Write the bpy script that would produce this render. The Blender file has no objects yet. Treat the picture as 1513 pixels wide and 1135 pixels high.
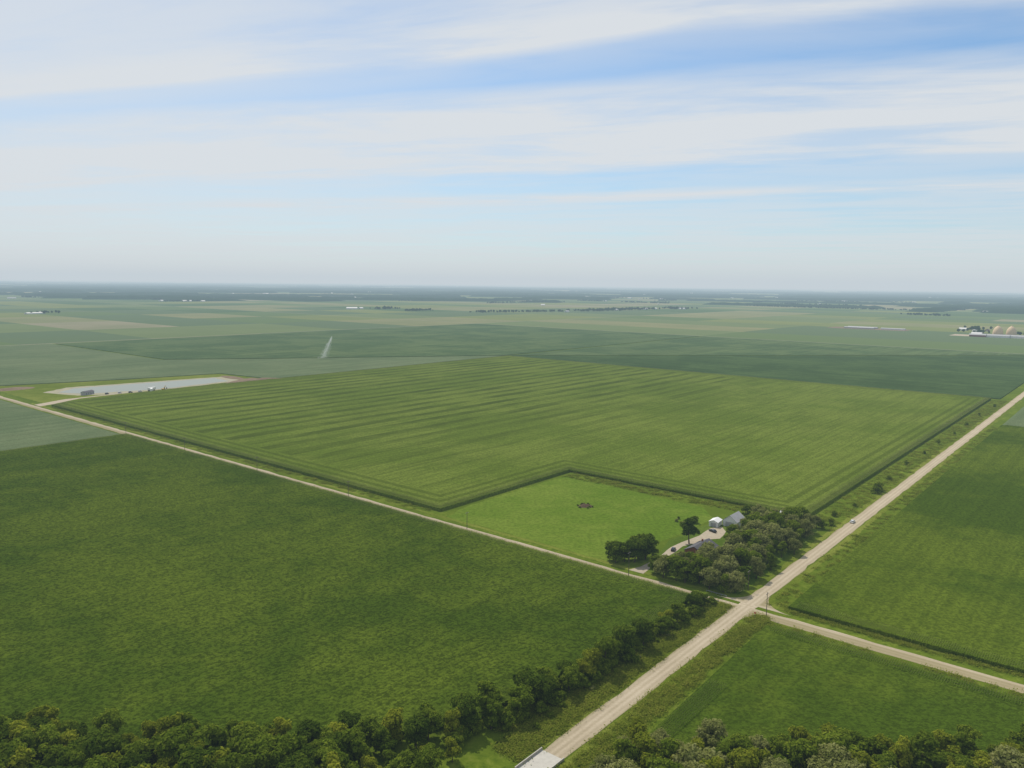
import bpy, math, random
import numpy as np
from mathutils import Vector, Matrix
random.seed(7); rng=np.random.default_rng(7)
scene=bpy.context.scene
# ------------------------------------------------------------------ survey frame
S=1.3                       # metres per layout unit
H=130.0                     # drone height
IX,IY=75.302,235.115        # crossroads, layout units
T=math.radians(39.4)
EB=np.array([math.sin(T),math.cos(T)]); EA=np.array([-math.cos(T),math.sin(T)])
OA=91.0; OB=229.5
def W(a,b,z=0.0):
    return (S*(IX+a*EA[0]+b*EB[0]), S*(IY+a*EA[1]+b*EB[1]), z)
def WA(ab):
    ab=np.asarray(ab,float)
    return np.stack([S*(IX+ab[:,0]*EA[0]+ab[:,1]*EB[0]),S*(IY+ab[:,0]*EA[1]+ab[:,1]*EB[1])],1)
ROT_B=math.pi/2-T           # heading angle of +b axis (x->b)
# ------------------------------------------------------------------ node helpers
class G:
    def __init__(s,nt): s.nt=nt; s.n=nt.nodes; s.l=nt.links
    def node(s,t,**k):
        n=s.n.new(t)
        for a,b in k.items(): setattr(n,a,b)
        return n
    def put(s,inp,v):
        if v is None: return
        if isinstance(v,bpy.types.NodeSocket): s.l.new(v,inp)
        else:
            if isinstance(v,(tuple,list)) and len(v)==3 and inp.type=='RGBA': v=(*v,1)
            inp.default_value=v
    def m(s,op,a,b=None,c=None,clamp=False):
        n=s.node('ShaderNodeMath',operation=op,use_clamp=clamp)
        s.put(n.inputs[0],a); s.put(n.inputs[1],b)
        if c is not None: s.put(n.inputs[2],c)
        return n.outputs[0]
    def dot(s,v,w):
        n=s.node('ShaderNodeVectorMath',operation='DOT_PRODUCT'); s.put(n.inputs[0],v); n.inputs[1].default_value=w
        return n.outputs['Value']
    def comb(s,x,y,z=0.0):
        n=s.node('ShaderNodeCombineXYZ'); s.put(n.inputs[0],x); s.put(n.inputs[1],y); s.put(n.inputs[2],z); return n.outputs[0]
    def noise(s,vec,scale,detail=3,rough=.55,dist=0):
        n=s.node('ShaderNodeTexNoise'); s.put(n.inputs['Vector'],vec); n.inputs['Scale'].default_value=scale
        n.inputs['Detail'].default_value=detail; n.inputs['Roughness'].default_value=rough; n.inputs['Distortion'].default_value=dist
        return n.outputs['Fac']
    def mix(s,f,a,b,mode='MIX'):
        n=s.node('ShaderNodeMix',data_type='RGBA',blend_type=mode); s.put(n.inputs[0],f); s.put(n.inputs[6],a); s.put(n.inputs[7],b)
        return n.outputs[2]
    def ramp(s,f,pts,interp='LINEAR'):
        n=s.node('ShaderNodeValToRGB'); n.color_ramp.interpolation=interp; e=n.color_ramp.elements
        while len(e)<len(pts): e.new(.5)
        for q,(p,c) in zip(e,pts):
            q.position=p; q.color=(c,c,c,1) if isinstance(c,(int,float)) else (*c,1)
        s.put(n.inputs[0],f); return n.outputs[0]
    def mr(s,v,a,b,c=0.,d=1.,t='SMOOTHSTEP'):
        n=s.node('ShaderNodeMapRange',interpolation_type=t); s.put(n.inputs[0],v)
        for i,x in enumerate((a,b,c,d)): n.inputs[i+1].default_value=x
        return n.outputs[0]
    def pos(s): return s.node('ShaderNodeNewGeometry').outputs['Position']
    def ab(s):
        p=s.pos()
        a=s.m('SUBTRACT',s.dot(p,(EA[0]/S,EA[1]/S,0)),OA); b=s.m('SUBTRACT',s.dot(p,(EB[0]/S,EB[1]/S,0)),OB)
        return p,a,b
def mat(name):
    m=bpy.data.materials.new(name); m.use_nodes=True; m.node_tree.nodes.clear()
    return m,G(m.node_tree)
def finish(g,col,rough=.8,spec=.2,bump=None,bs=.3,bd=1.,transl=0.,metal=0.,diffuse=False):
    o=g.node('ShaderNodeOutputMaterial')
    if diffuse:
        p=g.node('ShaderNodeBsdfDiffuse'); g.put(p.inputs[0],col); p.inputs[1].default_value=.6
    else:
        p=g.node('ShaderNodeBsdfPrincipled')
        g.put(p.inputs['Base Color'],col); g.put(p.inputs['Roughness'],rough); p.inputs['Specular IOR Level'].default_value=spec
        p.inputs['Metallic'].default_value=metal
    if bump is not None:
        b=g.node('ShaderNodeBump'); b.inputs['Strength'].default_value=bs; b.inputs['Distance'].default_value=bd
        g.put(b.inputs['Height'],bump); g.l.new(b.outputs[0],p.inputs['Normal'])
    sh=p.outputs[0]
    if transl>0:
        t=g.node('ShaderNodeBsdfTranslucent'); g.put(t.inputs[0],col); mx=g.node('ShaderNodeMixShader'); mx.inputs[0].default_value=transl
        g.l.new(sh,mx.inputs[1]); g.l.new(t.outputs[0],mx.inputs[2]); sh=mx.outputs[0]
    g.l.new(sh,o.inputs[0])
def plain(name,col,rough=.6,spec=.3,var=.15,scale=.8,metal=0.):
    m,g=mat(name); n=g.noise(g.pos(),scale,4)
    c=g.mix(n,tuple(x*(1-var) for x in col),tuple(min(1,x*(1+var)) for x in col)); finish(g,c,rough,spec,metal=metal); return m
# ------------------------------------------------------------------ mesh helpers
def link(o,parent=None):
    scene.collection.objects.link(o)
    if parent is not None: o.parent=parent
    return o
def mesh_np(name,V,F,mats,midx=None,smooth=False):
    V=np.asarray(V,np.float32); F=np.asarray(F,np.int32); k=F.shape[1]
    me=bpy.data.meshes.new(name); me.vertices.add(len(V)); me.vertices.foreach_set('co',V.ravel())
    me.loops.add(F.size); me.loops.foreach_set('vertex_index',F.ravel())
    me.polygons.add(len(F)); me.polygons.foreach_set('loop_start',np.arange(0,F.size,k,dtype=np.int32))
    me.polygons.foreach_set('loop_total',np.full(len(F),k,np.int32))
    if midx is not None: me.polygons.foreach_set('material_index',np.asarray(midx,np.int32))
    if smooth: me.polygons.foreach_set('use_smooth',np.ones(len(F),bool))
    me.update(calc_edges=True)
    for m in mats: me.materials.append(m)
    return me
class MB:
    """small mesh builder with local frame"""
    def __init__(s): s.v=[];s.f=[];s.m=[]
    def add(s,vs,fs,mi=0):
        k=len(s.v); s.v+= [tuple(x) for x in vs]; s.f+=[tuple(i+k for i in f) for f in fs]; s.m+=[mi]*len(fs)
    def box(s,x0,x1,y0,y1,z0,z1,mi=0,tx=0,ty=0):
        s.add([(x0,y0,z0),(x1,y0,z0),(x1,y1,z0),(x0,y1,z0),(x0+tx,y0+ty,z1),(x1-tx,y0+ty,z1),(x1-tx,y1-ty,z1),(x0+tx,y1-ty,z1)],
              [(0,3,2,1),(4,5,6,7),(0,1,5,4),(1,2,6,5),(2,3,7,6),(3,0,4,7)],mi)
    def cyl(s,p,q,r0,r1,n=8,mi=0,cap=True):
        p=Vector(p);q=Vector(q);d=(q-p).normalized(); u=d.orthogonal().normalized(); w=d.cross(u)
        vs=[];
        for c,r in((p,r0),(q,r1)):
            for i in range(n):
                t=2*math.pi*i/n; vs.append(c+u*math.cos(t)*r+w*math.sin(t)*r)
        fs=[(i,(i+1)%n,(i+1)%n+n,i+n) for i in range(n)]
        if cap: fs+=[tuple(range(n-1,-1,-1)),tuple(range(n,2*n))]
        s.add(vs,fs,mi)
    def obj(s,name,mats,parent=None,loc=None,rot=0.,lnk=True):
        me=bpy.data.meshes.new(name); me.from_pydata(s.v,[],s.f); 
        for m in mats: me.materials.append(m)
        me.polygons.foreach_set('material_index',s.m); me.update()
        o=bpy.data.objects.new(name,me)
        if loc is not None: o.location=loc
        o.rotation_euler[2]=rot
        if lnk: link(o,parent)
        return o
def empty(name,loc,rot=0.):
    e=bpy.data.objects.new(name,None); e.location=loc; e.rotation_euler[2]=rot; link(e); return e
def inpoly(P,poly):
    P=np.asarray(P); poly=np.asarray(poly,float); x,y=P[:,0],P[:,1]; r=np.zeros(len(P),bool); n=len(poly); j=n-1
    for i in range(n):
        xi,yi=poly[i];xj,yj=poly[j]
        c=((yi>y)!=(yj>y))&(x<(xj-xi)*(y-yi)/((yj-yi)+1e-12)+xi); r^=c; j=i
    return r
def edgedist(P,poly):
    poly=np.asarray(poly,float); d=np.full(len(P),1e9)
    for i in range(len(poly)):
        p,q=poly[i],poly[(i+1)%len(poly)]; e=q-p; t=np.clip(((P-p)@e)/(e@e),0,1); d=np.minimum(d,np.linalg.norm(P-(p+t[:,None]*e),axis=1))
    return d
def sheet(name,poly,z,m,h=None,parent=None,jit=0.):
    """polygon laid flat at z (layout coords); with h it is a slab whose top is at h"""
    pts=[]
    n=len(poly)
    for i in range(n):
        a0=np.array(poly[i],float); a1=np.array(poly[(i+1)%n],float)
        k=max(1,int(np.linalg.norm(a1-a0)*S/6)) if jit else 1
        for t in range(k):
            q=a0+(a1-a0)*t/k+rng.normal(0,1,2)*jit/S; pts.append(q)
    top=[W(q[0],q[1],z if h is None else h) for q in pts]
    vs=list(top); fs=[tuple(range(len(pts)))]
    if h is not None:
        vs+= [W(q[0],q[1],z) for q in pts]; k=len(pts)
        fs+=[(i,(i+1)%k,(i+1)%k+k,i+k) for i in range(k)]
    me=bpy.data.meshes.new(name); me.from_pydata(vs,[],fs); me.materials.append(m)
    import bmesh
    bm=bmesh.new(); bm.from_mesh(me); bmesh.ops.triangulate(bm,faces=[f for f in bm.faces if len(f.verts)>4]); bmesh.ops.recalc_face_normals(bm,faces=bm.faces)
    if bm.faces and h is None:
        for f in bm.faces:
            if f.normal.z<0: f.normal_flip()
    bm.to_mesh(me); bm.free()
    return link(bpy.data.objects.new(name,me),parent)
# ------------------------------------------------------------------ materials
def m_ground():
    m,g=mat('ground_grass_and_farmland'); p,a,b=g.ab()
    n1=g.noise(p,.35,4,.65); n2=g.noise(p,.03,3)
    near=g.ramp(n1,[(.3,(.065,.11,.010)),(.5,(.13,.18,.016)),(.62,(.18,.22,.028)),(.8,(.25,.25,.07))])
    near=g.mix(g.mr(n2,.35,.65),near,(.10,.145,.013))
    wv=g.m('MULTIPLY',g.m('SUBTRACT',g.noise(p,.0006,2),.5),60.)
    fa=g.m('FLOOR',g.m('DIVIDE',g.m('ADD',a,wv),305.)); fb=g.m('FLOOR',g.m('DIVIDE',b,610.))
    wn=g.node('ShaderNodeTexWhiteNoise',noise_dimensions='2D'); g.put(wn.inputs['Vector'],g.comb(fa,fb)); r1=wn.outputs[0]
    fa2=g.m('FLOOR',g.m('DIVIDE',a,610.)); fb2=g.m('FLOOR',g.m('DIVIDE',b,203.))
    wn2=g.node('ShaderNodeTexWhiteNoise',noise_dimensions='2D'); g.put(wn2.inputs['Vector'],g.comb(fa2,fb2)); r2=wn2.outputs[0]
    r=g.mix(.45,r1,r2)
    far=g.ramp(r,[(.0,(.085,.135,.05)),(.25,(.125,.175,.06)),(.38,(.20,.225,.07)),(.48,(.115,.16,.075)),(.57,(.245,.24,.11)),(.68,(.165,.205,.08)),(.82,(.29,.26,.16))],'CONSTANT')
    n3=g.noise(p,.004,4,.6); far=g.mix(g.mr(n3,.3,.7,.0,.4),far,(.13,.17,.065))
    ma=g.m('ABSOLUTE',g.m('SUBTRACT',g.m('MODULO',g.m('ADD',a,61610.),1220.),610.))
    mb=g.m('ABSOLUTE',g.m('SUBTRACT',g.m('MODULO',g.m('ADD',b,61610.),1220.),610.))
    rd=g.m('MAXIMUM',g.m('LESS_THAN',ma,3.),g.m('LESS_THAN',mb,3.))
    far=g.mix(g.m('MULTIPLY',rd,.6),far,(.32,.29,.22))
    inb=g.m('MAXIMUM',g.m('GREATER_THAN',a,1212.),g.m('GREATER_THAN',b,1212.))
    inb=g.m('MAXIMUM',inb,g.m('MAXIMUM',g.m('LESS_THAN',a,-700.),g.m('LESS_THAN',b,-700.)))
    finish(g,g.mix(inb,near,far),bump=n1,bs=.5,bd=.5,diffuse=True); return m
def crop_nodes(g,c_lo,c_hi,stripe=None,main=False,rows=0.):
    p,a,b=g.ab()
    big=g.noise(p,.008,4,.62,.3); med=g.noise(p,.09,2,.6)
    f=g.mr(g.m('ADD',g.m('MULTIPLY',big,.8),g.m('MULTIPLY',med,.2)),.41,.59)
    col=g.mix(f,c_lo,c_hi)
    if main:
        d=g.m('MINIMUM',g.m('MINIMUM',g.m('SUBTRACT',a,18.),g.m('SUBTRACT',593.,a)),g.m('MINIMUM',g.m('SUBTRACT',b,8.),g.m('SUBTRACT',592.,b)))
        d=g.m('MINIMUM',d,g.m('MAXIMUM',g.m('SUBTRACT',a,144.),g.m('SUBTRACT',b,107.)))
        head=g.mr(d,18.,19.,1.,0.)
        hs=g.m('SINE',g.m('MULTIPLY',d,2*math.pi/6.4)); hs=g.mr(hs,-.4,.6)
        wa=g.m('ADD',a,g.m('MULTIPLY',g.m('SUBTRACT',g.noise(p,.02,2),.5),5.))
        wa=g.m('ADD',wa,g.m('MULTIPLY',g.m('SUBTRACT',g.noise(g.comb(g.m('MULTIPLY',a,.013),0.),1.,1),.5),26.))
        st=g.m('SINE',g.m('MULTIPLY',wa,2*math.pi/19.)); st=g.mr(st,-.3,.7)
        amp=g.mr(a,150.,330.,.08,.75); wob=g.mr(g.noise(g.comb(g.m('MULTIPLY',a,.02),g.m('MULTIPLY',b,.006)),3,2),.3,.65,.25,1.)
        s2=g.noise(g.comb(g.m('MULTIPLY',a,.35),g.m('MULTIPLY',b,.01)),1.,3,.7); s2=g.mr(s2,.4,.65,0.,.4)
        k=g.m('ADD',g.m('MULTIPLY',g.m('MULTIPLY',st,amp),wob),s2,clamp=True)
        hk=g.m('ADD',.12,g.m('MULTIPLY',hs,.5))
        k=g.m('ADD',g.m('MULTIPLY',k,g.m('SUBTRACT',1.,head)),g.m('MULTIPLY',hk,head))
        col=g.mix(k,col,tuple(x*.5 for x in c_lo))
    elif stripe:
        n=g.noise(g.comb(g.m('MULTIPLY',a,stripe[0]),g.m('MULTIPLY',b,stripe[1])),1.,3,.6)
        col=g.mix(g.mr(n,.4,.62,0.,stripe[2]),col,tuple(x*.55 for x in c_lo))
    if rows:
        sr=g.m('SINE',g.m('MULTIPLY',a,2*math.pi*S/1.52)); col=g.mix(g.mr(sr,-.6,.8,0.,rows),col,tuple(x*.5 for x in c_lo))
    return p,col
def m_crop(name,c_lo,c_hi,stripe=None,main=False,bs=.8,grain=.8,gm=.65,rows=0.):
    m,g=mat(name); p,col=crop_nodes(g,c_lo,c_hi,stripe,main,rows)
    n=g.noise(p,grain,3,.75)
    col=g.mix(g.mr(n,.38,.60,gm,0.),col,tuple(x*.30 for x in c_lo))
    finish(g,col,bump=n,bs=bs,bd=1.,diffuse=True); return m
def m_leafcrop(name,c_lo,c_hi,**k):
    m,g=mat(name); p,col=crop_nodes(g,c_lo,c_hi,**k)
    ri=g.node('ShaderNodeNewGeometry').outputs['Random Per Island']
    col=g.mix(g.mr(ri,0,1,.0,.4,'LINEAR'),col,tuple(x*.45 for x in c_lo)); finish(g,col,transl=.4,diffuse=True); return m
def m_foliage(name,lo,mid,hi,scale=.12):
    m,g=mat(name); gm=g.node('ShaderNodeNewGeometry'); ri=gm.outputs['Random Per Island']; n=g.noise(gm.outputs['Position'],scale,2)
    f=g.m('ADD',g.m('MULTIPLY',ri,.55),g.m('MULTIPLY',n,.55)); col=g.ramp(f,[(.2,lo),(.5,mid),(.85,hi)])
    oi=g.node('ShaderNodeObjectInfo').outputs['Random']; col=g.mix(g.mr(oi,0,1,.0,.45,'LINEAR'),col,lo)
    finish(g,col,transl=.42,diffuse=True); return m
M_ground=m_ground()
CORN_LO,CORN_HI=(.068,.112,.009),(.128,.176,.016)
MAIN_LO,MAIN_HI=(.142,.200,.022),(.195,.25,.036)
M_corn_base=m_crop('corn_canopy',CORN_LO,CORN_HI,stripe=(.5,.008,.25),gm=.72,rows=.2)
M_corn_soft=m_crop('corn_canopy_even',CORN_LO,CORN_HI,stripe=(.5,.008,.25),gm=.55)
M_corn=m_leafcrop('corn_leaf',tuple(x*2.0 for x in CORN_LO),tuple(x*2.0 for x in CORN_HI))
M_main_base=m_crop('seed_corn_canopy',MAIN_LO,MAIN_HI,main=True,gm=.5)
M_main=m_leafcrop('seed_corn_leaf',tuple(x*1.6 for x in MAIN_LO),tuple(x*1.6 for x in MAIN_HI),main=True)
M_tassel=plain('corn_tassel',(.30,.27,.12),.7)
M_soy=m_crop('soybean_blue_green',(.095,.15,.055),(.145,.20,.075),stripe=(.15,.004,.4),gm=.3)
M_soy2=m_crop('soybean_pale',(.15,.20,.09),(.19,.235,.11),stripe=(.15,.004,.3),gm=.3)
M_soy3=m_crop('soybean_deep',(.065,.11,.034),(.095,.15,.046),stripe=(.004,.15,.4),gm=.3)
M_past=m_crop('pasture_grass',(.12,.195,.016),(.18,.245,.03),bs=.4,grain=.5,gm=.35)
M_lawn=m_crop('lawn_grass',(.09,.145,.015),(.14,.195,.03),bs=.3,gm=.3)
M_verge=m_crop('verge_grass',(.14,.185,.018),(.22,.25,.04),bs=.5,gm=.3)
def m_road():
    m,g=mat('gravel_road'); p,a,b=g.ab()
    da=g.m('ABSOLUTE',a); db=g.m('ABSOLUTE',b); d=g.m('MULTIPLY',g.m('MINIMUM',da,db),S)
    tr=g.m('COSINE',g.m('MULTIPLY',g.m('SUBTRACT',d,1.),2*math.pi/2.2)); n=g.noise(p,1.2,4,.7); n2=g.noise(p,.06,3)
    f=g.m('ADD',g.m('MULTIPLY',n,.5),g.m('ADD',g.m('MULTIPLY',tr,.09),g.m('MULTIPLY',n2,.35)))
    col=g.ramp(f,[(.2,(.36,.295,.195)),(.45,(.49,.41,.285)),(.7,(.60,.52,.385))])
    edge=g.mr(g.m('ADD',d,g.m('MULTIPLY',n,1.8)),3.2,4.7); col=g.mix(g.m('MULTIPLY',edge,.6),col,(.26,.22,.10))
    finish(g,col,bump=n,bs=.4,bd=.1,diffuse=True); return m
M_road=m_road()
M_gravel=plain('gravel_drive',(.34,.29,.21),.95,.1,.3,.5)
M_dirt=plain('bare_dirt',(.16,.115,.07),.95,.1,.4,.3)
M_brush=plain('dead_brush',(.075,.05,.03),.95,.1,.5,1.)
M_conc=plain('concrete',(.42,.40,.35),.85,.1,.2)
M_liner=plain('pond_bank_clay',(.27,.25,.17),.9,.1,.3,.1)
M_bark=plain('bark',(.09,.07,.05),.9,.1,.3,3)
M_wood=plain('weathered_pole',(.13,.105,.08),.9,.1,.2,2)
M_white=plain('white_siding',(.62,.62,.60),.7,.2,.08)
M_tan=plain('tan_siding',(.42,.36,.28),.7,.2,.08)
M_grey=plain('galvanised_roof',(.34,.34,.34),.75,.2,.2,.5)
M_shing=plain('dark_shingles',(.10,.098,.105),.9,.1,.3,1.5)
M_redwall=plain('brick_wall',(.22,.09,.06),.85,.2,.2,3)
M_glass=plain('window_glass',(.03,.04,.05),.1,.6,.1)
M_rubber=plain('tyre_rubber',(.02,.02,.02),.8,.2)
M_steel=plain('steel_rail',(.25,.26,.27),.5,.5,.1,1,.4)
M_beige=plain('dome_shell',(.55,.42,.26),.7,.2,.06,.1)
M_yel=plain('machine_yellow',(.55,.32,.03),.4,.4)
M_blk=plain('car_paint_black',(.02,.02,.025),.25,.6)
M_silver=plain('car_paint_white',(.65,.65,.64),.3,.6)
M_red=plain('sign_red',(.45,.02,.02),.5,.4)
M_green=m_foliage('leaf_green',(.07,.115,.008),(.17,.235,.018),(.30,.355,.035))
M_yellowgreen=m_foliage('leaf_yellow_green',(.11,.155,.01),(.27,.31,.022),(.43,.43,.045))
M_olive=m_foliage('leaf_olive_silver',(.13,.155,.03),(.28,.30,.08),(.46,.455,.18))
M_dark=m_foliage('leaf_dark',(.045,.08,.007),(.10,.155,.013),(.18,.23,.022))
M_weed=m_foliage('weeds',(.14,.19,.018),(.23,.275,.028),(.36,.36,.06),.05)
def m_water():
    m,g=mat('pond_water'); n=g.noise(g.pos(),.6,3); finish(g,(.15,.17,.13),.35,.35,bump=n,bs=.4,bd=.1); return m
M_water=m_water()
# ------------------------------------------------------------------ ground
N=80; L=60000.; u=np.linspace(-1,1,N+1); u=np.sign(u)*np.abs(u)**2.2*L
gx,gy=np.meshgrid(u,u); V=np.stack([gx.ravel(),gy.ravel(),np.zeros(gx.size)],1)
i=np.arange(N*(N+1)).reshape(N,N+1)[:,:-1].ravel(); F=np.stack([i,i+1,i+N+2,i+N+1],1)
link(bpy.data.objects.new('ground',mesh_np('ground',V,F,[M_ground])))
# ------------------------------------------------------------------ crops
def corn_patch(name,mats,seed,size=6.08,hmax=2.35):
    r=np.random.default_rng(seed); V=[];F=[];mi=[]
    rows=8
    for i in range(rows):
        x=-size/2+(i+.5)*size/rows; y=-size/2+.15
        while y<size/2:
            px=x+r.normal(0,.04);py=y; h=hmax*r.uniform(.88,1.05); n=5; a0=r.uniform(0,math.pi)
            for k in range(n):
                an=a0+k*math.pi+r.normal(0,.5); z0=h*(.45+.5*k/n); ln=r.uniform(.45,.7); w=.08
                dx,dy=math.cos(an),math.sin(an); sx,sy=-dy*w,dx*w; b=len(V)
                for (t,zz,ww) in((0,z0,.8),(ln*.55,z0+.22,1.),(ln,z0-.02,.35)):
                    V+= [(px+dx*t+sx*ww,py+dy*t+sy*ww,zz),(px+dx*t-sx*ww,py+dy*t-sy*ww,zz)]
                F+=[(b,b+1,b+3,b+2),(b+2,b+3,b+5,b+4)]; mi+=[0,0]
            b=len(V); an=r.uniform(0,3.14);c,s=math.cos(an)*.06,math.sin(an)*.06
            V+=[(px-c*.3,py-s*.3,h),(px+c*.3,py+s*.3,h),(px+c,py+s,h+.25),(px-c,py-s,h+.25)];F+=[(b,b+1,b+2,b+3)];mi+=[1]
            y+=r.uniform(.27,.36)
    return bpy.data.objects.new(name,mesh_np(name,V,F,mats,mi))
def gn_instancer(name,pts,rots,scl,proto,parent=None):
    me=bpy.data.meshes.new(name); me.vertices.add(len(pts)); me.vertices.foreach_set('co',np.asarray(pts,np.float32).ravel())
    at=me.attributes.new('irot','FLOAT_VECTOR','POINT'); r3=np.zeros((len(pts),3),np.float32); r3[:,2]=rots; at.data.foreach_set('vector',r3.ravel())
    at=me.attributes.new('iscl','FLOAT_VECTOR','POINT'); at.data.foreach_set('vector',np.asarray(scl,np.float32).ravel())
    o=link(bpy.data.objects.new(name,me),parent)
    nt=bpy.data.node_groups.new(name+'_scatter','GeometryNodeTree')
    nt.interface.new_socket('Geometry',in_out='INPUT',socket_type='NodeSocketGeometry'); nt.interface.new_socket('Geometry',in_out='OUTPUT',socket_type='NodeSocketGeometry')
    gi=nt.nodes.new('NodeGroupInput');go=nt.nodes.new('NodeGroupOutput');ip=nt.nodes.new('GeometryNodeInstanceOnPoints')
    oi=nt.nodes.new('GeometryNodeObjectInfo'); oi.inputs['Object'].default_value=proto; oi.inputs['As Instance'].default_value=True
    def na(n):
        x=nt.nodes.new('GeometryNodeInputNamedAttribute'); x.data_type='FLOAT_VECTOR'; x.inputs['Name'].default_value=n; return x.outputs[0]
    er=nt.nodes.new('FunctionNodeEulerToRotation'); L=nt.links.new
    L(na('irot'),er.inputs[0]); L(er.outputs[0],ip.inputs['Rotation']); L(na('iscl'),ip.inputs['Scale'])
    L(gi.outputs[0],ip.inputs['Points']); L(oi.outputs['Geometry'],ip.inputs['Instance']); L(ip.outputs[0],go.inputs[0])
    md=o.modifiers.new('scatter','NODES'); md.node_group=nt
    return o
def corn_fill(poly,protos,parent,clip=None,z=0.,edge=3.2):
    c=6.08/S; poly=np.array(poly,float); src=poly if clip is None else np.array(clip,float)
    a0,b0=src.min(0);a1,b1=src.max(0)
    A,B=np.meshgrid(np.arange(a0+c/2,a1,c),np.arange(b0+c/2,b1,c)); P=np.stack([A.ravel(),B.ravel()],1)
    k=inpoly(P,poly)&(edgedist(P,poly)<edge)
    if clip is not None: k&=inpoly(P,clip)
    P=P[k]; P3=np.concatenate([WA(P),np.full((len(P),1),z)],1)
    which=rng.integers(0,len(protos),len(P)); rot=ROT_B-math.pi/2+math.pi*rng.integers(0,2,len(P))
    s=np.ones((len(P),3)); s[:,2]=rng.uniform(.93,1.07,len(P))
    for j,pr in enumerate(protos):
        q=which==j; gn_instancer('corn_plants',P3[q],rot[q],s[q],pr,parent)
pc=[corn_patch('corn_rows',[M_corn,M_tassel],s) for s in(1,2,3)]
pm=[corn_patch('seed_corn_rows',[M_main,M_tassel],s) for s in(4,5,6)]
P_main=[(144,8),(144,107),(18,107),(18,592),(593,592),(591,100),(572,10),(572,8)]
P_left=[(411,-8),(15,-8),(15.5,-30),(17,-60),(18,-85),(21,-102),(28,-118),(40,-135),(92,-184),(180,-268),(411,-268)]
P_right=[(-11,5),(-11,434),(-600,434),(-600,5)]
P_bot=[(-11,-13),(-97,-13),(-78,-44),(-38,-78),(-13,-96)]
CH=2.0
f=sheet('seed_corn_field',P_main,0,M_main_base,h=CH); corn_fill(P_main,pm,f)
f=sheet('corn_field',P_left,0,M_corn_base,h=CH); corn_fill(P_left,pc,f)
f=sheet('corn_field',P_right,0,M_corn_soft,h=1.7); corn_fill(P_right,pc,f,clip=[(-11,5),(-11,434),(-130,434),(-130,5)])
f=sheet('corn_field',P_bot,0,M_corn_soft,h=1.7); corn_fill(P_bot,pc,f)
sheet('soybean_field',[(416,-8),(1205,-8),(1205,-500),(416,-500)],0,M_soy2,h=.8)
sheet('soybean_field',[(-11,438),(-11,1205),(-600,1205),(-600,438)],0,M_soy2,h=.8)
sheet('soybean_field',[(600,225),(600,598),(740,400),(790,330),(860,240),(1205,240),(1205,160),(760,8),(735,8),(700,120),(680,215)],0,M_soy2,h=.8)
sheet('soybean_field',[(866,246),(796,336),(746,406),(606,603),(606,1205),(1205,1205),(1205,246)],0,M_soy,h=.8)
sheet('soybean_field',[(598,600),(575,640),(300,930),(60,1190),(50,1205),(598,1205)],0,M_soy,h=.8)
sheet('soybean_field',[(12,600),(590,600),(567,636),(292,924),(52,1184),(12,1200)],0,M_soy3,h=.8)
sheet('soybean_field',[(765,8),(1205,8),(1205,155)],0,M_soy3,h=.8)
# pasture and yard
sheet('pasture',[(55,4.5),(136,4.5),(141,20),(141,98),(60,92),(49,80),(50,45)],.03,M_past,jit=.4)
sheet('lawn',[(6,6),(38,6),(42,14),(49,40),(46,88),(20,100),(8,100)],.03,M_lawn,jit=.4)
for p in([(-3,-4),(-3,-110),(-5.6,-110),(-6,-14),(-9,-6.5),(-600,-7.5),(-600,-3)],[(-3,4),(-3.,600),(-5.2,600),(-5.4,8),(-600,3),(-600,1)],[(3,5),(5,8),(5.6,600),(3,600)],[(3,-5),(5,-9),(5.5,-100),(3,-104)],[(9,2.2),(9,4.4),(600,4.6),(600,2.2)],[(9,-3),(9,-5),(600,-6),(600,-3)]):
    sheet('grass_verge',p,.02,M_verge,jit=.3)
# ------------------------------------------------------------------ roads
HW=3.6/S
def strip(name,p0,p1,hw,z,m,jit=.28,parent=None):
    p0=np.array(p0,float);p1=np.array(p1,float);d=p1-p0;Ln=np.linalg.norm(d);d/=Ln;n=np.array([-d[1],d[0]]);k=max(2,int(min(Ln,1200)/4))
    vs=[];
    for i in range(k+1):
        c=p0+d*Ln*i/k
        for s in(-1,1):
            q=c+n*s*(hw+rng.normal(0,jit)/S); vs.append(W(q[0],q[1],z))
    fs=[(2*i,2*i+1,2*i+3,2*i+2) for i in range(k)]
    me=bpy.data.meshes.new(name);me.from_pydata(vs,[],fs);me.materials.append(m);return link(bpy.data.objects.new(name,me),parent)
rd=strip('gravel_road',(1210,-.5),(-500,-5.),HW*.98,.06,M_road)
strip('gravel_road',(0,-300),(0,1215),HW,.072,M_road)
def fillet(sa,sb,R):
    w=HW-.1; ca,cb=sa*(w+R),sb*(w+R)-1.5
    pts=[(sa*w,sb*w-1.5)]
    for i in range(9):
        t=i/8*math.pi/2; pts.append((ca-sa*R*math.cos(t),cb-sb*R*math.sin(t)))
    return pts
for sa,sb,R in((1,1,9),(1,-1,7),(-1,1,11),(-1,-1,7)):
    sheet('road_corner',fillet(sa,sb,R),.05,M_road,parent=None)
sheet('driveway',[(39,2),(44.5,2),(43,8),(43,20),(45,34),(44.5,42),(43,54),(44,66),(41,71),(37,66),(35,56),(38,52),(40,44),(42,38),(41,30),(41,20),(40,10)],.045,M_gravel,jit=.15)
sheet('driveway',[(590,2),(578,2),(583,14),(600,40),(606,100),(606,60),(604,30)],.045,M_gravel,jit=.2)
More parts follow.
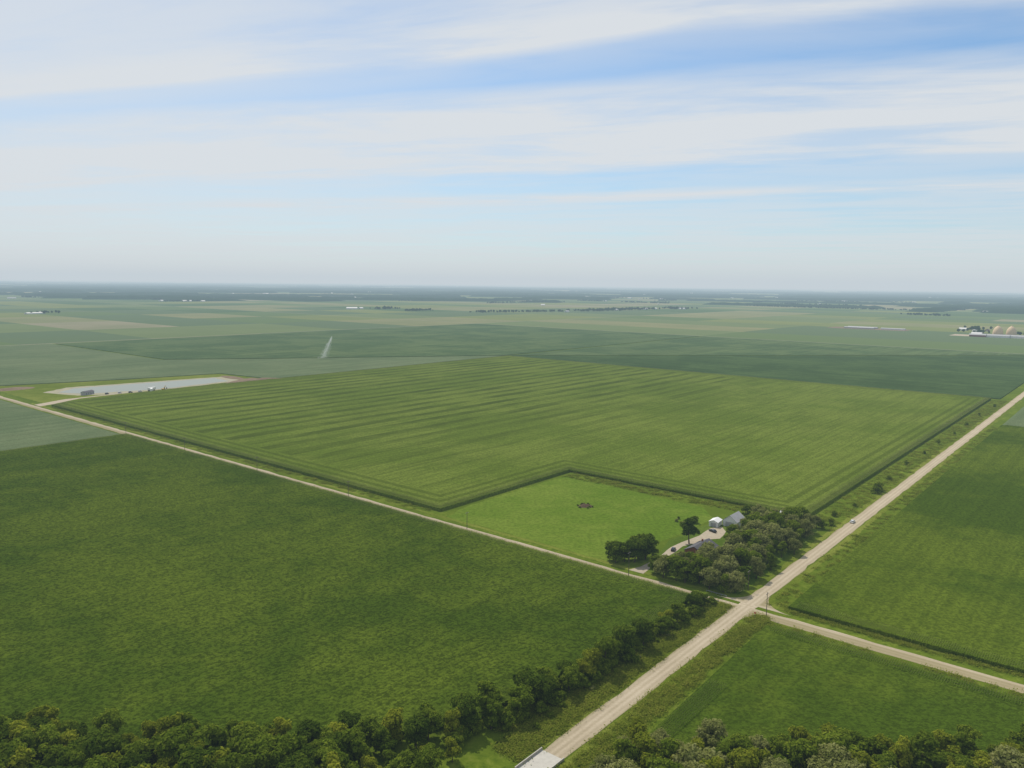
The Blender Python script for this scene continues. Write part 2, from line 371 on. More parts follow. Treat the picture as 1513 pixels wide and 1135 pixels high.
# ------------------------------------------------------------------ trees
def tree_mesh(name,h,w,seed,nl,leaf,lm,lobes=16,base=.22):
    r=np.random.default_rng(seed); mb=MB(); C=[];R=[]
    for i in range(lobes):
        t=r.uniform(0,1); z=h*(base+.12+(.86-base-.08)*t); prof=math.sin(math.pi*min(1,.22+.78*(1-t)**.8))**.6 if t>.3 else .75+.25*t/.3
        rad=w*.5*prof*math.sqrt(r.uniform(.05,1))*.72; an=i*2.399+r.normal(0,.4)
        C.append((rad*math.cos(an),rad*math.sin(an),z)); R.append(w*r.uniform(.12,.25))
    C.append((r.normal(0,.05*w),r.normal(0,.05*w),h*.88)); R.append(w*.17)
    C=np.array(C);R=np.array(R)
    tr=.03*h*.7
    top=Vector((r.normal(0,.02*h),r.normal(0,.02*h),h*.6))
    mid=Vector((r.normal(0,.015*h),r.normal(0,.015*h),h*.28))
    mb.cyl((0,0,-.2),mid,tr*1.25,tr*.85,8,1,False); mb.cyl(mid,top,tr*.85,tr*.35,7,1,False)
    for c in C[::2]:
        s=mid.lerp(top,r.uniform(0,.8)); mb.cyl(s,Vector(c),tr*.35,tr*.08,5,1,False)
    wgt=R**2/np.sum(R**2); L=r.choice(len(C),nl,p=wgt)
    d=r.normal(0,1,(nl,3)); d/=np.linalg.norm(d,axis=1)[:,None]; d[:,2]=np.where(d[:,2]<-.3,-d[:,2],d[:,2])
    sc=1+.25*np.sin(d[:,0]*5+L)*np.cos(d[:,1]*6+L*2)
    P=C[L]+d*(R[L]*sc*(r.uniform(.3,1.08,nl)**.4)*1.05)[:,None]*np.array([1,1,.82])
    nrm=d+r.normal(0,.5,(nl,3))+np.array([0,0,.35]); nrm/=np.linalg.norm(nrm,axis=1)[:,None]
    q=r.normal(0,1,(nl,3)); t1=np.cross(nrm,q); t1/=np.linalg.norm(t1,axis=1)[:,None]; t2=np.cross(nrm,t1)
    s=leaf*r.uniform(.5,1.35,nl)[:,None]; t1*=s; t2*=s*.62
    LV=np.stack([P-t1,P-t2*.9+t1*.1,P+t1,P+t2],1).reshape(-1,3)
    k=len(mb.v); LF=(np.arange(nl*4).reshape(-1,4)); quads=mb.f
    V=np.concatenate([np.array(mb.v),LV]); F=np.concatenate([np.array(quads),LF+k]); mi=[1]*len(quads)+[0]*nl
    return mesh_np(name,V,F,[lm,M_bark],mi)
TG=[tree_mesh('deciduous_tree',11,9,s,4600,.40,M_green,base=.06) for s in(11,12,13)]+[tree_mesh('deciduous_tree',11,7.5,14,4000,.40,M_green,lobes=12,base=.05)]
TY=[tree_mesh('deciduous_tree',10.5,8,s,4400,.38,M_yellowgreen,base=.05) for s in(21,22)]
TO=[tree_mesh('willow_tree',11,10,s,5600,.36,M_olive,lobes=22,base=.02) for s in(31,32,33)]
TD=[tree_mesh('deciduous_tree',11,9,s,4600,.40,M_dark,base=.06) for s in(41,)]
TT=[tree_mesh('deciduous_tree',11,8,43,4200,.40,M_dark,base=.2)]
TS=[tree_mesh('shrub',4,5,s,1500,.28,M_green,lobes=10,base=.0) for s in(51,52)]
TW=[tree_mesh('shrub',3,4.5,s,1300,.26,M_olive,lobes=10,base=.0) for s in(53,)]
def tree(xy,h,meshes,name='deciduous_tree',ref=11.,z=0.):
    me=random.choice(meshes); o=bpy.data.objects.new(name,me); o.location=(xy[0],xy[1],z); s=h/ref
    o.scale=(s*random.uniform(.85,1.25),s*random.uniform(.85,1.25),s); o.rotation_euler[2]=random.uniform(0,6.28); link(o); return o
def Wt(a,b): return W(a,b)[:2]
def roadclear(x,y):
    a=(x*EA[0]+y*EA[1])/S-OA; b=(x*EB[0]+y*EB[1])/S-OB; return a,b
for row,Y in enumerate([201,196,190,184,178,171,163,155,146]):
    x=-190+row*2.5
    while x<250:
        xx=x+random.uniform(-1.8,1.8); yy=Y+random.uniform(-3,3)+(6 if xx<-130 else 0)
        a,b=roadclear(xx,yy); right=a<0
        if (a>12 or a<-12) and not(row<1 and 0<a<30):
            hh=random.uniform(7.5,13.5) if row>1 else random.uniform(5.5,11.)
            if right: hh*=.92
            if 8<a<22: hh*=.75
            tree((xx,yy),hh,random.choice([TG,TG,TY,TD,TG,TY] if not right else [TG,TY,TO,TG,TY,TG]))
        x+=random.uniform(3.9,6.2)
for b,a,h in[(-9,12,5),(-13,12.5,6.5),(-17,11,7),(-22,12,6),(-27,11.5,8),(-31,13,7),(-36,11,7.5),(-41,13,6.5),(-47,12,9),(-50,14,8),(-56,11.5,10),(-60,13.5,9),(-65,12,11),(-69,14,9.5),(-73,12.5,10.5),(-77,15,9),(-81,13,9),(-85,15.5,10),(-89,14,9.5),(-93,17,10),(-97,15.5,9),(-101,18.5,11),(-105,17,9),(-109,21,10),(-113,20,9),(-116,25,10),(-120,24,10),(-123,30,10),(-127,29,9),(-129,36,9)]:
    tree(Wt(a+random.uniform(-1,1)-.5,b+random.uniform(-1,1)),h*random.uniform(.9,1.15),random.choice([TG,TG,TD,TG,TY]))
for k in range(64):
    b=-6-k*1.75+random.uniform(-1,1); a0=11.5 if b>-70 else 11.5+(-70-b)*.13
    tree(Wt(a0+random.uniform(-3,3.2),b),random.uniform(2.2,5.2),TS,'shrub',4.)
for a,b,h in [(52,5,10),(50,8,9.5),(47,10,11),(45.5,15,12),(48,14,11),(50,11,10),(53,9,8),(49,17,9),(55,6,7),(46,21,8)]:
    tree(Wt(a,b),h,TG+TD)
tree(Wt(41.5,42),13,TT)
tree(Wt(52,68),4,TS,'shrub',4.); tree(Wt(33,90),9,TO,'willow_tree'); tree(Wt(38,88),8,TG)
def blocked(a,b,ta,tb,r):
    va,vb=ta-a,tb-b; al=va*.41+vb*.91; pe=abs(va*.91-vb*.41); return -4<al<16 and pe<r
for a,b,h in[(32,3,9),(28,5,9.5),(24,4,9),(20,6,10),(15.5,5,9),(11,6,8),(7,8,8),(30,12,8.5),(25,13,10.5),(20,14,11),(14,13,10),(9,15,9),(24,20,10),(19,22,11),(13,23,10.5),(8,24,8),(22,29,10),(17,31,10.5),(11,32,9),(20,38,10),(15,41,10.5),(9,42,8.5),(23,47,9),(18,49,11),(12,52,9.5),(22,57,9.5),(17,60,10.5),(11,63,9),(24,67,11),(19,70,12),(13,73,9.5),(22,79,11),(17,83,12.5),(12,88,8),(16,93,9),(28,76,9),(26,88,8),(27,9,9),(17,10,9),(14,47,9),(26,62,9),(14,79,10),(21,74,10),(20,88,10),(28,52,8),(25,43,10),(36,5,7),(13,57,10),(11,37,9),(15,27,10),(23,94,8),(9,50,7),(8,70,7),(9,80,8),(30,60,7),(29,68,8),(7,34,7),(7,58,7),(34,10,7),(10,96,7)]:
    if blocked(a,b,33,35,8.5): continue
    tree(Wt(a+random.uniform(-1,1),b+random.uniform(-1,1)),h*random.uniform(.95,1.25),TO+TO+TG+TG if b>10 else TG+TO,'willow_tree' )
for a,b,h in[(8,96,5),(7,104,4),(7,172,5),(7,177,6),(9,181,4),(11,250,3.5),(10,330,4),(9,420,3.5),(10,118,3),(8,140,2.5),(9,205,3),(10,290,2.5),(9,375,3),(10,480,3),(8,540,3.5)]: tree(Wt(a,b),h,TS,'shrub',4.)
for k in range(16):
    b=-98+k*5.6; tree(Wt(8.4+random.uniform(-1,1.5),b),random.uniform(1.,2.2),TS+TW,'shrub',4.)
def weed_obj(seed):
    r=np.random.default_rng(seed); n=80; P=np.stack([r.normal(0,.9,n),r.normal(0,.9,n),r.uniform(.05,.6,n)],1)
    nrm=r.normal(0,.35,(n,3))+np.array([0,0,1.]); nrm/=np.linalg.norm(nrm,axis=1)[:,None]; t1=np.cross(nrm,r.normal(0,1,(n,3)));t1/=np.linalg.norm(t1,axis=1)[:,None];t2=np.cross(nrm,t1)
    s=r.uniform(.12,.28,n)[:,None]; V=np.stack([P-t1*s,P-t2*s*.6,P+t1*s,P+t2*s*.6],1).reshape(-1,3)
    return bpy.data.objects.new('weed_clump',mesh_np('weed_clump',V,np.arange(n*4).reshape(-1,4),[M_weed]))
wo=[weed_obj(1),weed_obj(2)]
Pw=[]
def scat(n,a0,a1,b0,b1): Pw.append(np.stack([rng.uniform(a0,a1,n),rng.uniform(b0,b1,n)],1))
scat(1300,4.0,11,-110,-4); scat(600,-9.5,-4.2,-110,-5); scat(1300,4.5,16,95,590); scat(400,-10,-4.5,5,430); scat(200,-150,-6,-12,-7.5)
scat(300,-150,-11,2.5,5.2); scat(250,4,60,-7.6,-5); scat(600,60,410,-7.8,-4.6); scat(400,150,570,3.6,7.6); scat(400,20,140,96,106); scat(300,12,30,-104,-86)
Pw=np.concatenate(Pw); P3=np.concatenate([WA(Pw),np.zeros((len(Pw),1))],1); sc=rng.uniform(.5,1.5,(len(Pw),1))*np.ones((1,3)); wh=rng.integers(0,2,len(Pw))
e=empty('ditch_weeds',(0,0,0))
for j in(0,1): q=wh==j; gn_instancer('weeds',P3[q],rng.uniform(0,6.28,q.sum()),sc[q],wo[j],e)
# ------------------------------------------------------------------ buildings
def gable(name,ab,Lx,Wy,eave,ridge,rot,wall,roof,win=True,over=.4,door='house'):
    e=empty(name,W(*ab),rot); hx,hy=Lx/2,Wy/2
    w=MB(); w.add([(-hx,-hy,0),(hx,-hy,0),(hx,hy,0),(-hx,hy,0),(-hx,-hy,eave),(hx,-hy,eave),(hx,hy,eave),(-hx,hy,eave),(-hx,0,ridge),(hx,0,ridge)],
        [(0,1,5,4),(2,3,7,6),(1,2,6,9,5),(3,0,4,8,7)]); w.obj('walls',[wall],e)
    r=MB(); sl=(ridge-eave)/hy; t=.18
    for s in(-1,1):
        ye=s*(hy+over); ze=eave-over*sl
        r.add([(-hx-over,0,ridge+.03),(hx+over,0,ridge+.03),(hx+over,ye,ze+.03),(-hx-over,ye,ze+.03),(-hx-over,0,ridge+t),(hx+over,0,ridge+t),(hx+over,ye,ze+t),(-hx-over,ye,ze+t)],
          [(0,1,2,3),(4,7,6,5),(2,3,7,6),(0,3,7,4),(1,2,6,5)])
    r.obj('roof',[roof],e)
    if win:
        g=MB(); n=max(2,int(Lx/3.5))
        for i in range(n):
            x=-hx+Lx*(i+.5)/n
            for s in(-1,1):
                if s<0 and i==n//2: continue
                y=s*(hy+.03); g.box(x-.5,x+.5,min(y,y-s*.06),max(y,y-s*.06),1.0,2.1)
        g.obj('windows',[M_glass],e)
    d=MB(); dw=.5 if door=='house' else Wy*.3; dh=2.1 if door=='house' else eave*.85
    if door=='house': d.box(Lx*(.5/max(2,int(Lx/3.5)))-.5,Lx*(.5/max(2,int(Lx/3.5)))+.5,-hy-.04,-hy+.02,0,dh)
    else: d.box(-hx-.04,-hx+.02,-dw,dw,0,dh)
    d.obj('door',[M_glass if door=='house' else M_grey],e)
    return e
h=gable('farm_house',(33,35),16,10,2.9,5.4,ROT_B,M_redwall,M_shing)
c=MB(); c.box(-.4,.4,-.3,.3,4.6,6.3); c.obj('chimney',[M_redwall],h).location=(3,1,0)
gable('white_shed',(44,71),7,5,2.7,3.7,ROT_B+.1,M_white,M_white,False,.2,'barn')
gable('barn',(38.5,77),11,8,3.2,6.4,ROT_B+.0,M_white,M_grey,True,.3,'barn')
gable('small_shed',(51,60),3,2.4,2.2,2.8,ROT_B,M_tan,M_grey,False,.2,'barn')
gable('garden_shed',(31,84),6,4,2.4,3.6,ROT_B,M_tan,M_grey,False,.2,'barn')
gable('machine_shed',(26,101),8,5,2.8,4.,ROT_B+.2,M_white,M_grey,False,.2,'barn')
# ------------------------------------------------------------------ vehicles
def car(name,ab,rot,paint,z=.08,van=False):
    m=MB(); wd=.9
    prof=[(-2.25,.35),(2.25,.35),(2.28,.72),(2.1,.88),(1.15,.98),(-1.75,1.0),(-2.22,.92)]
    n=len(prof); m.add([(x,-wd,zz) for x,zz in prof]+[(x,wd,zz) for x,zz in prof],[tuple(range(n)),tuple(range(2*n-1,n-1,-1))]+[(i,i+n,(i+1)%n+n,(i+1)%n) for i in range(n)],0)
    top=1.75 if van else 1.45
    m.add([(1.1,-.85,.97),(-1.9,-.85,.99),(-1.55,-.68,top),(.35,-.68,top),(1.1,.85,.97),(-1.9,.85,.99),(-1.55,.68,top),(.35,.68,top)],
          [(0,3,2,1),(4,5,6,7),(0,4,7,3),(1,2,6,5)],1)
    m.add([(.4,-.7,top+.01),(-1.6,-.7,top+.01),(-1.6,.7,top+.01),(.4,.7,top+.01),(.3,-.62,top+.05),(-1.5,-.62,top+.05),(-1.5,.62,top+.05),(.3,.62,top+.05)],[(4,7,6,5),(0,1,5,4),(1,2,6,5),(2,3,7,6),(3,0,4,7)],0)
    for x in(-1.4,1.4):
        for s in(-1,1): m.cyl((x,s*.95,.33),(x,s*.7,.33),.33,.33,12,2)
    for s in(-1,1): m.box(2.24,2.3,s*.65-.15,s*.65+.15,.6,.75,3)
    return m.obj(name,[paint,M_glass,M_rubber,M_white],None,W(ab[0],ab[1],z),rot)
car('white_car',(1.2,114),ROT_B,M_silver)
car('black_car',(42.5,31),ROT_B+.3,M_blk)
car('parked_car',(41,62),ROT_B+1.2,M_blk)
for a,b,r in((609,66,.4),(607,76,.2),(604,84,0),(603,92,.1)): car('parked_car',(a,b),ROT_B+r,random.choice([M_silver,M_blk,M_silver]),van=True)
gable('site_office',(619,54),14,6,3.2,4.4,ROT_B+.5,M_grey,M_shing,True,.3,'house')
def excavator(ab,rot):
    e=empty('excavator',W(*ab),rot); m=MB()
    for s in(-1,1): m.box(-2,2,s*1.3-.35,s*1.3+.35,0,.9,1,.35)
    m.cyl((0,0,.9),(0,0,1.1),.8,.8,12,1); m.box(-2.2,1.2,-1.3,1.3,1.1,2.1,0,.1,.05); m.box(.1,1.2,-1.3,-.2,2.1,3.2,2,.12,.05)
    m.cyl((1,.4,1.9),(4,.4,4.8),.32,.25,6,0); m.cyl((4,.4,4.8),(6.5,.4,2.2),.24,.16,6,0); m.box(6.0,7.1,-.2,1.0,.9,2.1,1,.25,.1)
    m.obj('machine_body',[M_yel,M_rubber,M_glass],e)
excavator((600,112),ROT_B+.5)
def trailer(ab,rot):
    m=MB(); m.box(-5,5,-1.25,1.25,1.1,3.9,0); 
    for x in(-3.8,-2.7,3):
        for s in(-1,1): m.cyl((x,s*1.2,.5),(x,s*.8,.5),.5,.5,10,1)
    m.box(-5.2,5.2,-.5,.5,.8,1.09,1); return m.obj('semi_trailer',[M_white,M_rubber],None,W(*ab),rot)
trailer((604,103),ROT_B+.3); trailer((598,100),ROT_B+1.)
# ------------------------------------------------------------------ poles, sign, bridges
def pole(ab,h=11,rot=ROT_B):
    m=MB(); m.cyl((0,0,-.3),(0,0,h),.16,.10,8,0)
    m.box(-1.2,1.2,-.06,.06,h-.7,h-.55,0)
    for x in(-1.1,-.5,.5,1.1): m.cyl((x,0,h-.55),(x,0,h-.35),.05,.04,6,1)
    return m.obj('utility_pole',[M_wood,M_white],None,W(ab[0],ab[1],0),rot)
pole((41,-4.2),12); pole((-7.5,-4,),10); pole((5,12),9)
for k in range(5): pole((41+75*(k+1),-5),11)
m=MB(); m.cyl((0,0,0),(0,0,2.2),.04,.04,6,0)
m.cyl((0,-.02,2.4),(0,.02,2.4),.38,.38,8,1); m.obj('stop_sign',[M_steel,M_red],None,W(-5.5,-8),ROT_B-1.57)
def bridge(a,b,along,Ln,wd):
    e=empty('culvert_bridge',W(a,b,0),ROT_B+(0 if along=='b' else math.pi/2)); m=MB()
    if along=='b': m.box(-Ln/2,Ln/2,-wd/2,wd/2,-.5,.13); m.obj('deck',[M_conc],e)
    r=MB()
    for s in(-1,1):
        if along=='b': r.box(-Ln/2,Ln/2,s*wd/2-.12,s*wd/2+.12,.131,.85)
        else:
            r.box(-Ln/2,Ln/2,s*wd/2-.05,s*wd/2+.05,.5,.8)
            for i in range(5): r.box(-Ln/2+i*Ln/4-.08,-Ln/2+i*Ln/4+.08,s*wd/2+.055,s*wd/2+.2,0,.78)
    r.obj('parapet_rails',[M_conc if along=='b' else M_steel],e)
bridge(0,-108,'b',12,7.6); bridge(11.5,-1.,'a',9,7.6)
sheet('creek_water',[(9,-12),(11,-12),(12.5,-4.8),(12,-4.2),(10.5,-4.2)],.03,M_glass)
# pond
sheet('pond_bank',[(658,32),(618,46),(604,72),(603,118),(612,200),(655,200),(678,60)],.035,M_liner,jit=.8)
sheet('pond_water',[(650,42),(624,54),(609,112),(618,188),(650,190),(668,62)],.06,M_water,jit=.6)
sheet('grass_bank',[(735,10),(590,10),(596,60),(592,100),(598,215),(690,212),(728,60)],.02,M_verge,jit=.4)
def mound(name,ab,rx,ry,h,m,rot=0.,seed=0,n=28):
    r=np.random.default_rng(seed); t=np.linspace(-1,1,n); X,Y=np.meshgrid(t,t); R=np.sqrt(X**2+Y**2); Z=np.clip(1-R**1.6,0,1)
    nz=sum(np.sin(X*k*r.uniform(1,3)+r.uniform(0,6))*np.cos(Y*k*r.uniform(1,3)+r.uniform(0,6))/k for k in(1,2,4,7)); Z=Z*(1+.35*nz)*h-.15+r.normal(0,.08,Z.shape)*np.clip(Z*3,0,1)
    V=np.stack([X.ravel()*rx,Y.ravel()*ry,Z.ravel()],1); i=np.arange((n-1)*n).reshape(n-1,n)[:,:-1].ravel(); F=np.stack([i,i+1,i+n+1,i+n],1)
    o=link(bpy.data.objects.new(name,mesh_np(name,V,F,[m])));o.location=W(*ab);o.rotation_euler[2]=rot
mound('dirt_pile',(604,196),34,16,3.2,M_dirt,ROT_B+.4,1); mound('dirt_pile',(597,222),26,12,2.6,M_dirt,ROT_B-.9,2); mound('dirt_pile',(640,205),30,9,2,M_dirt,ROT_B+1.5,3)
mound('dirt_pile',(700,22),26,14,2,M_dirt,ROT_B,4)
mound('brush_mound',(101,58),5.,4.2,1.2,M_brush,0,5)
for k in range(16):
    t=random.uniform(0,6.28); r_=random.uniform(2.4,4.2); tree(Wt(101+r_*math.cos(t),58+r_*math.sin(t)),random.uniform(.6,1.4),TW+TS,'shrub',4.)
for k in range(14): tree(Wt(56+random.uniform(-4,4),66+random.uniform(-4,4)),random.uniform(1.2,3),TS+TW,'shrub',4.)
# ------------------------------------------------------------------ distant farmsteads
M_fardark=m_foliage('leaf_far',(.02,.045,.006),(.05,.085,.012),(.09,.125,.02))
def lowtree(seed,n=70):
    r=np.random.default_rng(seed); d=r.normal(0,1,(n,3)); d/=np.linalg.norm(d,axis=1)[:,None]; P=d*np.array([4.5,4.5,4.2])*r.uniform(.6,1,(n,1))+np.array([0,0,6.])
    nrm=d+r.normal(0,.4,(n,3)); nrm/=np.linalg.norm(nrm,axis=1)[:,None]; t1=np.cross(nrm,r.normal(0,1,(n,3)));t1/=np.linalg.norm(t1,axis=1)[:,None];t2=np.cross(nrm,t1)
    s=r.uniform(1.,2.1,n)[:,None]; V=np.stack([P-t1*s,P-t2*s*.8,P+t1*s,P+t2*s*.8],1).reshape(-1,3)
    return bpy.data.objects.new('distant_tree',mesh_np('distant_tree',V,np.arange(n*4).reshape(-1,4),[M_fardark]))
lt=[lowtree(1),lowtree(2)]
Q=[]
def row(p0,p1,n,wd): 
    t=rng.uniform(0,1,n); p0=np.array(p0,float);p1=np.array(p1,float); Q.append(p0+(p1-p0)*t[:,None]+rng.normal(0,wd,(n,2)))
row((1705,1740),(1575,2090),100,14); row((1570,2200),(1563,2660),300,34); row((1480,2780),(1560,2900),90,26); row((2126,1690),(2150,1780),50,20); row((1922,1636),(1935,1760),50,12)
row((2330,610),(2360,680),12,12); row((2486,3151),(2550,3300),80,40); row((2480,2700),(2490,3100),60,12)
row((240,1900),(250,2050),30,14); row((100,1800),(260,1830),24,10)
row((3350,1516),(3380,1700),60,20); row((3000,2600),(3010,3300),120,14); row((900,3600),(1500,3620),140,14); row((500,3000),(640,3010),60,20)
for k in range(230):
    a=rng.uniform(-1500,9000);b=rng.uniform(2800,9000) if rng.random()<.6 else rng.uniform(0,9000)
    if a<2600 and b<3000: continue
    if rng.random()<.5: a=round(a/610)*610+rng.normal(0,8)
    else: b=round(b/610)*610+rng.normal(0,8)
    n=int(rng.uniform(30,90)); ln=rng.uniform(60,350); dr=(ln,0) if rng.random()<.5 else (0,ln); row((a,b),(a+dr[0],b+dr[1]),n,rng.uniform(5,25))
Q=np.concatenate(Q); Q3=np.concatenate([WA(Q),np.zeros((len(Q),1))],1); wh=rng.integers(0,2,len(Q)); sc=rng.uniform(.6,1.25,(len(Q),1))*np.ones((1,3)); e=empty('distant_treeline',(0,0,0))
for j in(0,1): q=wh==j; gn_instancer('treeline_trees',Q3[q],rng.uniform(0,6.28,q.sum()),sc[q],lt[j],e)
V=[];F=[]
for k in range(560):
    ang=rng.uniform(-.85,.85); dist=rng.uniform(5500,9000) if rng.random()<.13 else 8800*math.exp(rng.uniform(0,1.25)); cx,cy=dist*math.sin(ang),dist*math.cos(ang)
    ln=rng.uniform(300,1800)*(dist/9000)**.6; wd=rng.uniform(80,450); th=rng.choice([ROT_B,ROT_B+math.pi/2,-ang,-ang])+rng.normal(0,.15); nx=int(ln/35)+3; ny=5
    c,s=math.cos(th),math.sin(th); base=len(V); hh=rng.uniform(11,18)
    for i in range(nx):
        for j in range(ny):
            x=(i/(nx-1)-.5)*ln; y=(j/(ny-1)-.5)*wd+rng.normal(0,12); z=0 if i in(0,nx-1) or j in(0,ny-1) else hh*rng.uniform(.7,1.3)
            if j in(0,ny-1) and 0<i<nx-1: z=-1
            V.append((cx+c*x-s*y,cy+s*x+c*y,z))
    for i in range(nx-1):
        for j in range(ny-1): q=base+i*ny+j; F.append((q,q+1,q+ny+1,q+ny))
m,g=mat('far_canopy'); n=g.noise(g.pos(),.03,4); finish(g,g.mix(n,(.012,.03,.01),(.04,.065,.02)),diffuse=True); 
link(bpy.data.objects.new('distant_woodland',mesh_np('distant_woodland',V,F,[m])))
def farm(ab,bl):
    for i,(da,db,L_,W_,ev,rg,rt,wl,rf) in enumerate(bl): gable('farm_building',(ab[0]+da,ab[1]+db),L_,W_,ev,rg,ROT_B+rt,wl,rf,False,.4,'barn')
farm((2326,606),[(0,0,60,18,4,6,.3,M_white,M_white),(25,30,20,12,4,7,0,M_white,M_grey)])
farm((2176,1604),[(0,0,50,20,6,10,-.6,M_white,M_white),(10,50,24,14,5,8,.2,M_white,M_white)])
farm((1563,2600),[(-25,0,45,18,6,9,-.6,M_white,M_grey),(-30,90,30,14,5,8,.2,M_white,M_white),(-20,-200,26,12,5,8,.2,M_white,M_white)])
farm((1480,2790),[(-20,0,40,14,5,8,-.6,M_white,M_white)])
farm((1571,2060),[(-25,10,24,12,5,8,0,M_white,M_grey)])
farm((3350,1600),[(0,0,50,20,6,9,-.6,M_white,M_white),(-30,60,26,14,5,8,.2,M_white,M_white)])
farm((2486,3200),[(-30,0,50,20,6,9,-.6,M_white,M_white),(-30,60,26,14,5,8,.2,M_white,M_grey)])
farm((470,1800),[(0,0,90,14,3.4,5,1.57,M_grey,M_grey),(0,30,90,14,3.4,5,1.57,M_grey,M_grey),(-75,10,70,14,3.4,5,1.57,M_white,M_grey)])
farm((236,1894),[(0,0,26,14,4,6,.2,M_white,M_grey),(30,30,20,12,5,9,1.5,M_white,M_white),(-20,40,18,10,4,7,0,M_redwall,M_shing)])
farm((155,1700),[(10,-25,70,20,5,8,1.57,M_white,M_grey),(40,-30,40,16,5,8,1.57,M_redwall,M_grey),(-30,-20,60,18,5,8,1.57,M_white,M_grey),(50,20,26,12,5,9,1.5,M_white,M_white)])
sheet('gravel_yard',[(90,1670),(90,1740),(250,1740),(250,1670)],.05,M_gravel); sheet('gravel_yard',[(360,1770),(360,1850),(540,1850),(540,1770)],.05,M_dirt)
def dome(ab,r,h):
    m=MB(); n=24; prof=[(1,0),(1.03,.15),(1.0,.35),(.9,.55),(.7,.74),(.42,.9),(.14,.985),(.1,1.0)]
    vs=[(r*p*math.cos(2*math.pi*i/n),r*p*math.sin(2*math.pi*i/n),h*q) for p,q in prof for i in range(n)]
    fs=[(k*n+i,k*n+(i+1)%n,(k+1)*n+(i+1)%n,(k+1)*n+i) for k in range(len(prof)-1) for i in range(n)]; fs.append(tuple((len(prof)-1)*n+i for i in range(n)))
    m.add(vs,fs); m.cyl((0,0,h),(0,0,h+2),1.6,1.2,10); m.box(-1,1,r*.98,r*1.12,0,h*.35)
    o=m.obj('storage_dome',[M_beige],None,W(*ab),.4); o.data.polygons.foreach_set('use_smooth',[True]*len(o.data.polygons))
dome((172,1765),13,27); dome((148,1775),13,27)
for k in range(80):
    ang=rng.uniform(-.6,.6); dist=rng.uniform(4500,14000); a,b=roadclear(dist*math.sin(ang),dist*math.cos(ang))
    gable('farm_building',(a,b),rng.uniform(20,60),rng.uniform(12,22),5,8,rng.uniform(0,3),M_white,random.choice([M_white,M_grey]),False,.4,'barn')
# irrigation spray
r=rng; n=3000; t=r.uniform(0,1,n)**.8; P=np.stack([7-16*t+r.normal(0,.6+3.2*t,n),r.normal(0,.5+3*t,n),36*(1-t)+r.normal(0,1.2,n)],1); P[:,2]=np.maximum(P[:,2],.2)
s=r.uniform(.08,.3,n)[:,None]; d=r.normal(0,1,(n,3)); d/=np.linalg.norm(d,axis=1)[:,None]; e2=np.cross(d,r.normal(0,1,(n,3))); e2/=np.linalg.norm(e2,axis=1)[:,None]
V=np.stack([P-d*s,P-e2*s,P+d*s,P+e2*s],1).reshape(-1,3); m,g=mat('water_droplets'); finish(g,(.8,.82,.82),transl=.5,diffuse=True)
o=link(bpy.data.objects.new('irrigation_spray',mesh_np('irrigation_spray',V,np.arange(n*4).reshape(-1,4),[m]))); o.location=W(737,400,.8)
# ------------------------------------------------------------------ haze (absorption + airlight source term)
m,g=mat('summer_haze'); BETA=1/10500
va=g.node('ShaderNodeVolumeAbsorption'); va.inputs['Color'].default_value=(.34,.18,0.08,1); va.inputs['Density'].default_value=BETA
ve=g.node('ShaderNodeEmission'); ve.inputs['Color'].default_value=(.66*.56,.82*.63,.92*.68,1); ve.inputs['Strength'].default_value=BETA
ad=g.node('ShaderNodeAddShader'); g.l.new(va.outputs[0],ad.inputs[0]); g.l.new(ve.outputs[0],ad.inputs[1])
o_=g.node('ShaderNodeOutputMaterial'); g.l.new(ad.outputs[0],o_.inputs['Volume'])
mb=MB(); mb.box(-50000,50000,-3000,58000,-20,450); mb.obj('haze',[m])
# ------------------------------------------------------------------ sky & sun
SUN_AZ=math.radians(-25); SUN_EL=math.radians(55)
w=bpy.data.worlds.new('World'); scene.world=w; w.use_nodes=True; nt=w.node_tree; nt.nodes.clear(); g=G(nt)
sky=g.node('ShaderNodeTexSky',sky_type='NISHITA',sun_disc=False,sun_elevation=SUN_EL,sun_rotation=SUN_AZ,altitude=200,air_density=1.0,dust_density=.4,ozone_density=3.)
tc=g.node('ShaderNodeTexCoord').outputs['Generated']; sp=g.node('ShaderNodeSeparateXYZ'); g.l.new(tc,sp.inputs[0])
z=g.m('MAXIMUM',sp.outputs[2],.012); q=g.m('MAXIMUM',g.m('DIVIDE',g.dot(tc,(.309,.951,0)),z),.01); s_=g.m('DIVIDE',g.dot(tc,(-.951,.309,0)),z)
lq=g.m('LOGARITHM',q,math.e)
ls=g.m('DIVIDE',s_,q)
w1=g.m('SUBTRACT',g.noise(g.comb(g.m('MULTIPLY',s_,.28),g.m('MULTIPLY',q,.5)),1.,4,.6),.5)
w2=g.m('SUBTRACT',g.noise(g.comb(g.m('MULTIPLY',ls,1.2),g.m('MULTIPLY',lq,1.5),3.),1.,2,.5),.5)
lw=g.m('ADD',lq,g.m('ADD',g.m('MULTIPLY',w1,.16),g.m('MULTIPLY',w2,.18)))
t=g.mr(lw,.8,3.2,0,1,'LINEAR')
def rp(x): return (x-.8)/2.4
band=g.ramp(t,[(0,.6),(rp(1.0),.6),(rp(1.18),1.),(rp(1.235),.3),(rp(1.34),.05),(rp(1.41),.6),(rp(1.5),.95),(rp(1.89),1.),(rp(1.935),.5),(rp(2.1),.3),(rp(2.2),.95),(rp(2.27),.5),(rp(3.1),.65)])
fi=g.noise(g.comb(g.m('MULTIPLY',s_,.5),g.m('MULTIPLY',q,.9)),1.,6,.62,.3)
fib=g.noise(g.comb(g.m('MULTIPLY',ls,2.),g.m('MULTIPLY',lq,5.),7.),1.,5,.6,.5)
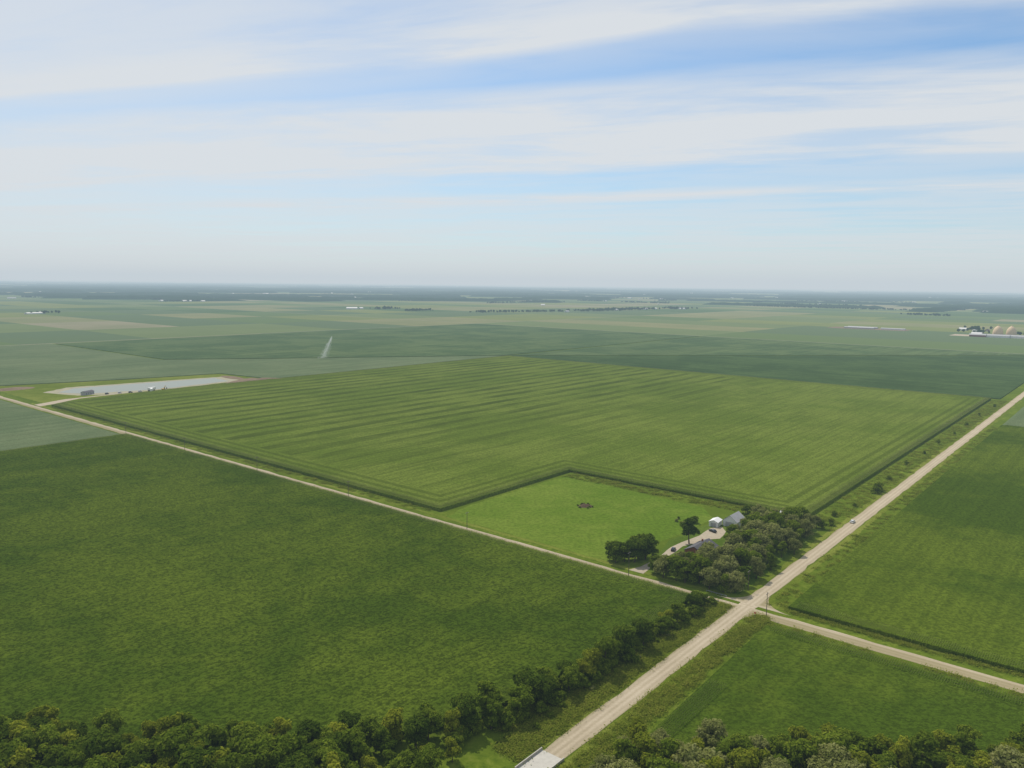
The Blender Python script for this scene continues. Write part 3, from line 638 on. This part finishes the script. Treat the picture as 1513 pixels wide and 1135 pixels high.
tx=g.m('ADD',g.m('MULTIPLY',fi,.5),g.m('MULTIPLY',fib,.5)); tx=g.mr(tx,.36,.58)
mk=g.m('ADD',g.m('MULTIPLY',band,g.m('ADD',.58,g.m('MULTIPLY',tx,.42))),g.m('MULTIPLY',tx,.15),clamp=True)
left=g.mr(sp.outputs[0],.25,-.6,0.,.6); left=g.m('MULTIPLY',left,g.mr(sp.outputs[2],.6,.12,.35,1.)); mk=g.m('ADD',mk,g.m('MULTIPLY',left,g.m('SUBTRACT',1.,mk)),clamp=True)
mk=g.m('MULTIPLY',mk,g.mr(sp.outputs[2],.0,.02,.6,.95))
col=g.mix(mk,g.mix(1.,sky.outputs[0],(.84,1.10,1.24),'MULTIPLY'),(7.3,7.6,7.85))
bg=g.node('ShaderNodeBackground'); g.l.new(col,bg.inputs[0]); bg.inputs[1].default_value=.1; ow=g.node('ShaderNodeOutputWorld'); g.l.new(bg.outputs[0],ow.inputs[0])
sl=bpy.data.lights.new('sun','SUN'); sl.energy=4.2; sl.angle=math.radians(.5); sl.color=(1.,.95,.86); so=link(bpy.data.objects.new('sun',sl))
dv=Vector((math.sin(SUN_AZ)*math.cos(SUN_EL),math.cos(SUN_AZ)*math.cos(SUN_EL),math.sin(SUN_EL))); so.rotation_euler=dv.to_track_quat('Z','Y').to_euler(); so.location=(0,0,400)
# ------------------------------------------------------------------ camera
cam=bpy.data.cameras.new('camera'); cam.sensor_width=36; cam.lens=1151/1513*36; cam.clip_start=.5; cam.clip_end=120000
co=link(bpy.data.objects.new('camera',cam)); p=math.radians(7.35); r_=math.radians(.68)
fw=Vector((0,math.cos(p),-math.sin(p))); up0=Vector((0,math.sin(p),math.cos(p))); ri=Vector((1,0,0)); R=ri*math.cos(r_)+up0*math.sin(r_); U=R.cross(fw)
co.matrix_world=Matrix(((R.x,U.x,-fw.x,0),(R.y,U.y,-fw.y,0),(R.z,U.z,-fw.z,H),(0,0,0,1)))
scene.camera=co
scene.view_settings.view_transform='Standard'; scene.view_settings.look='None'; scene.view_settings.exposure=0
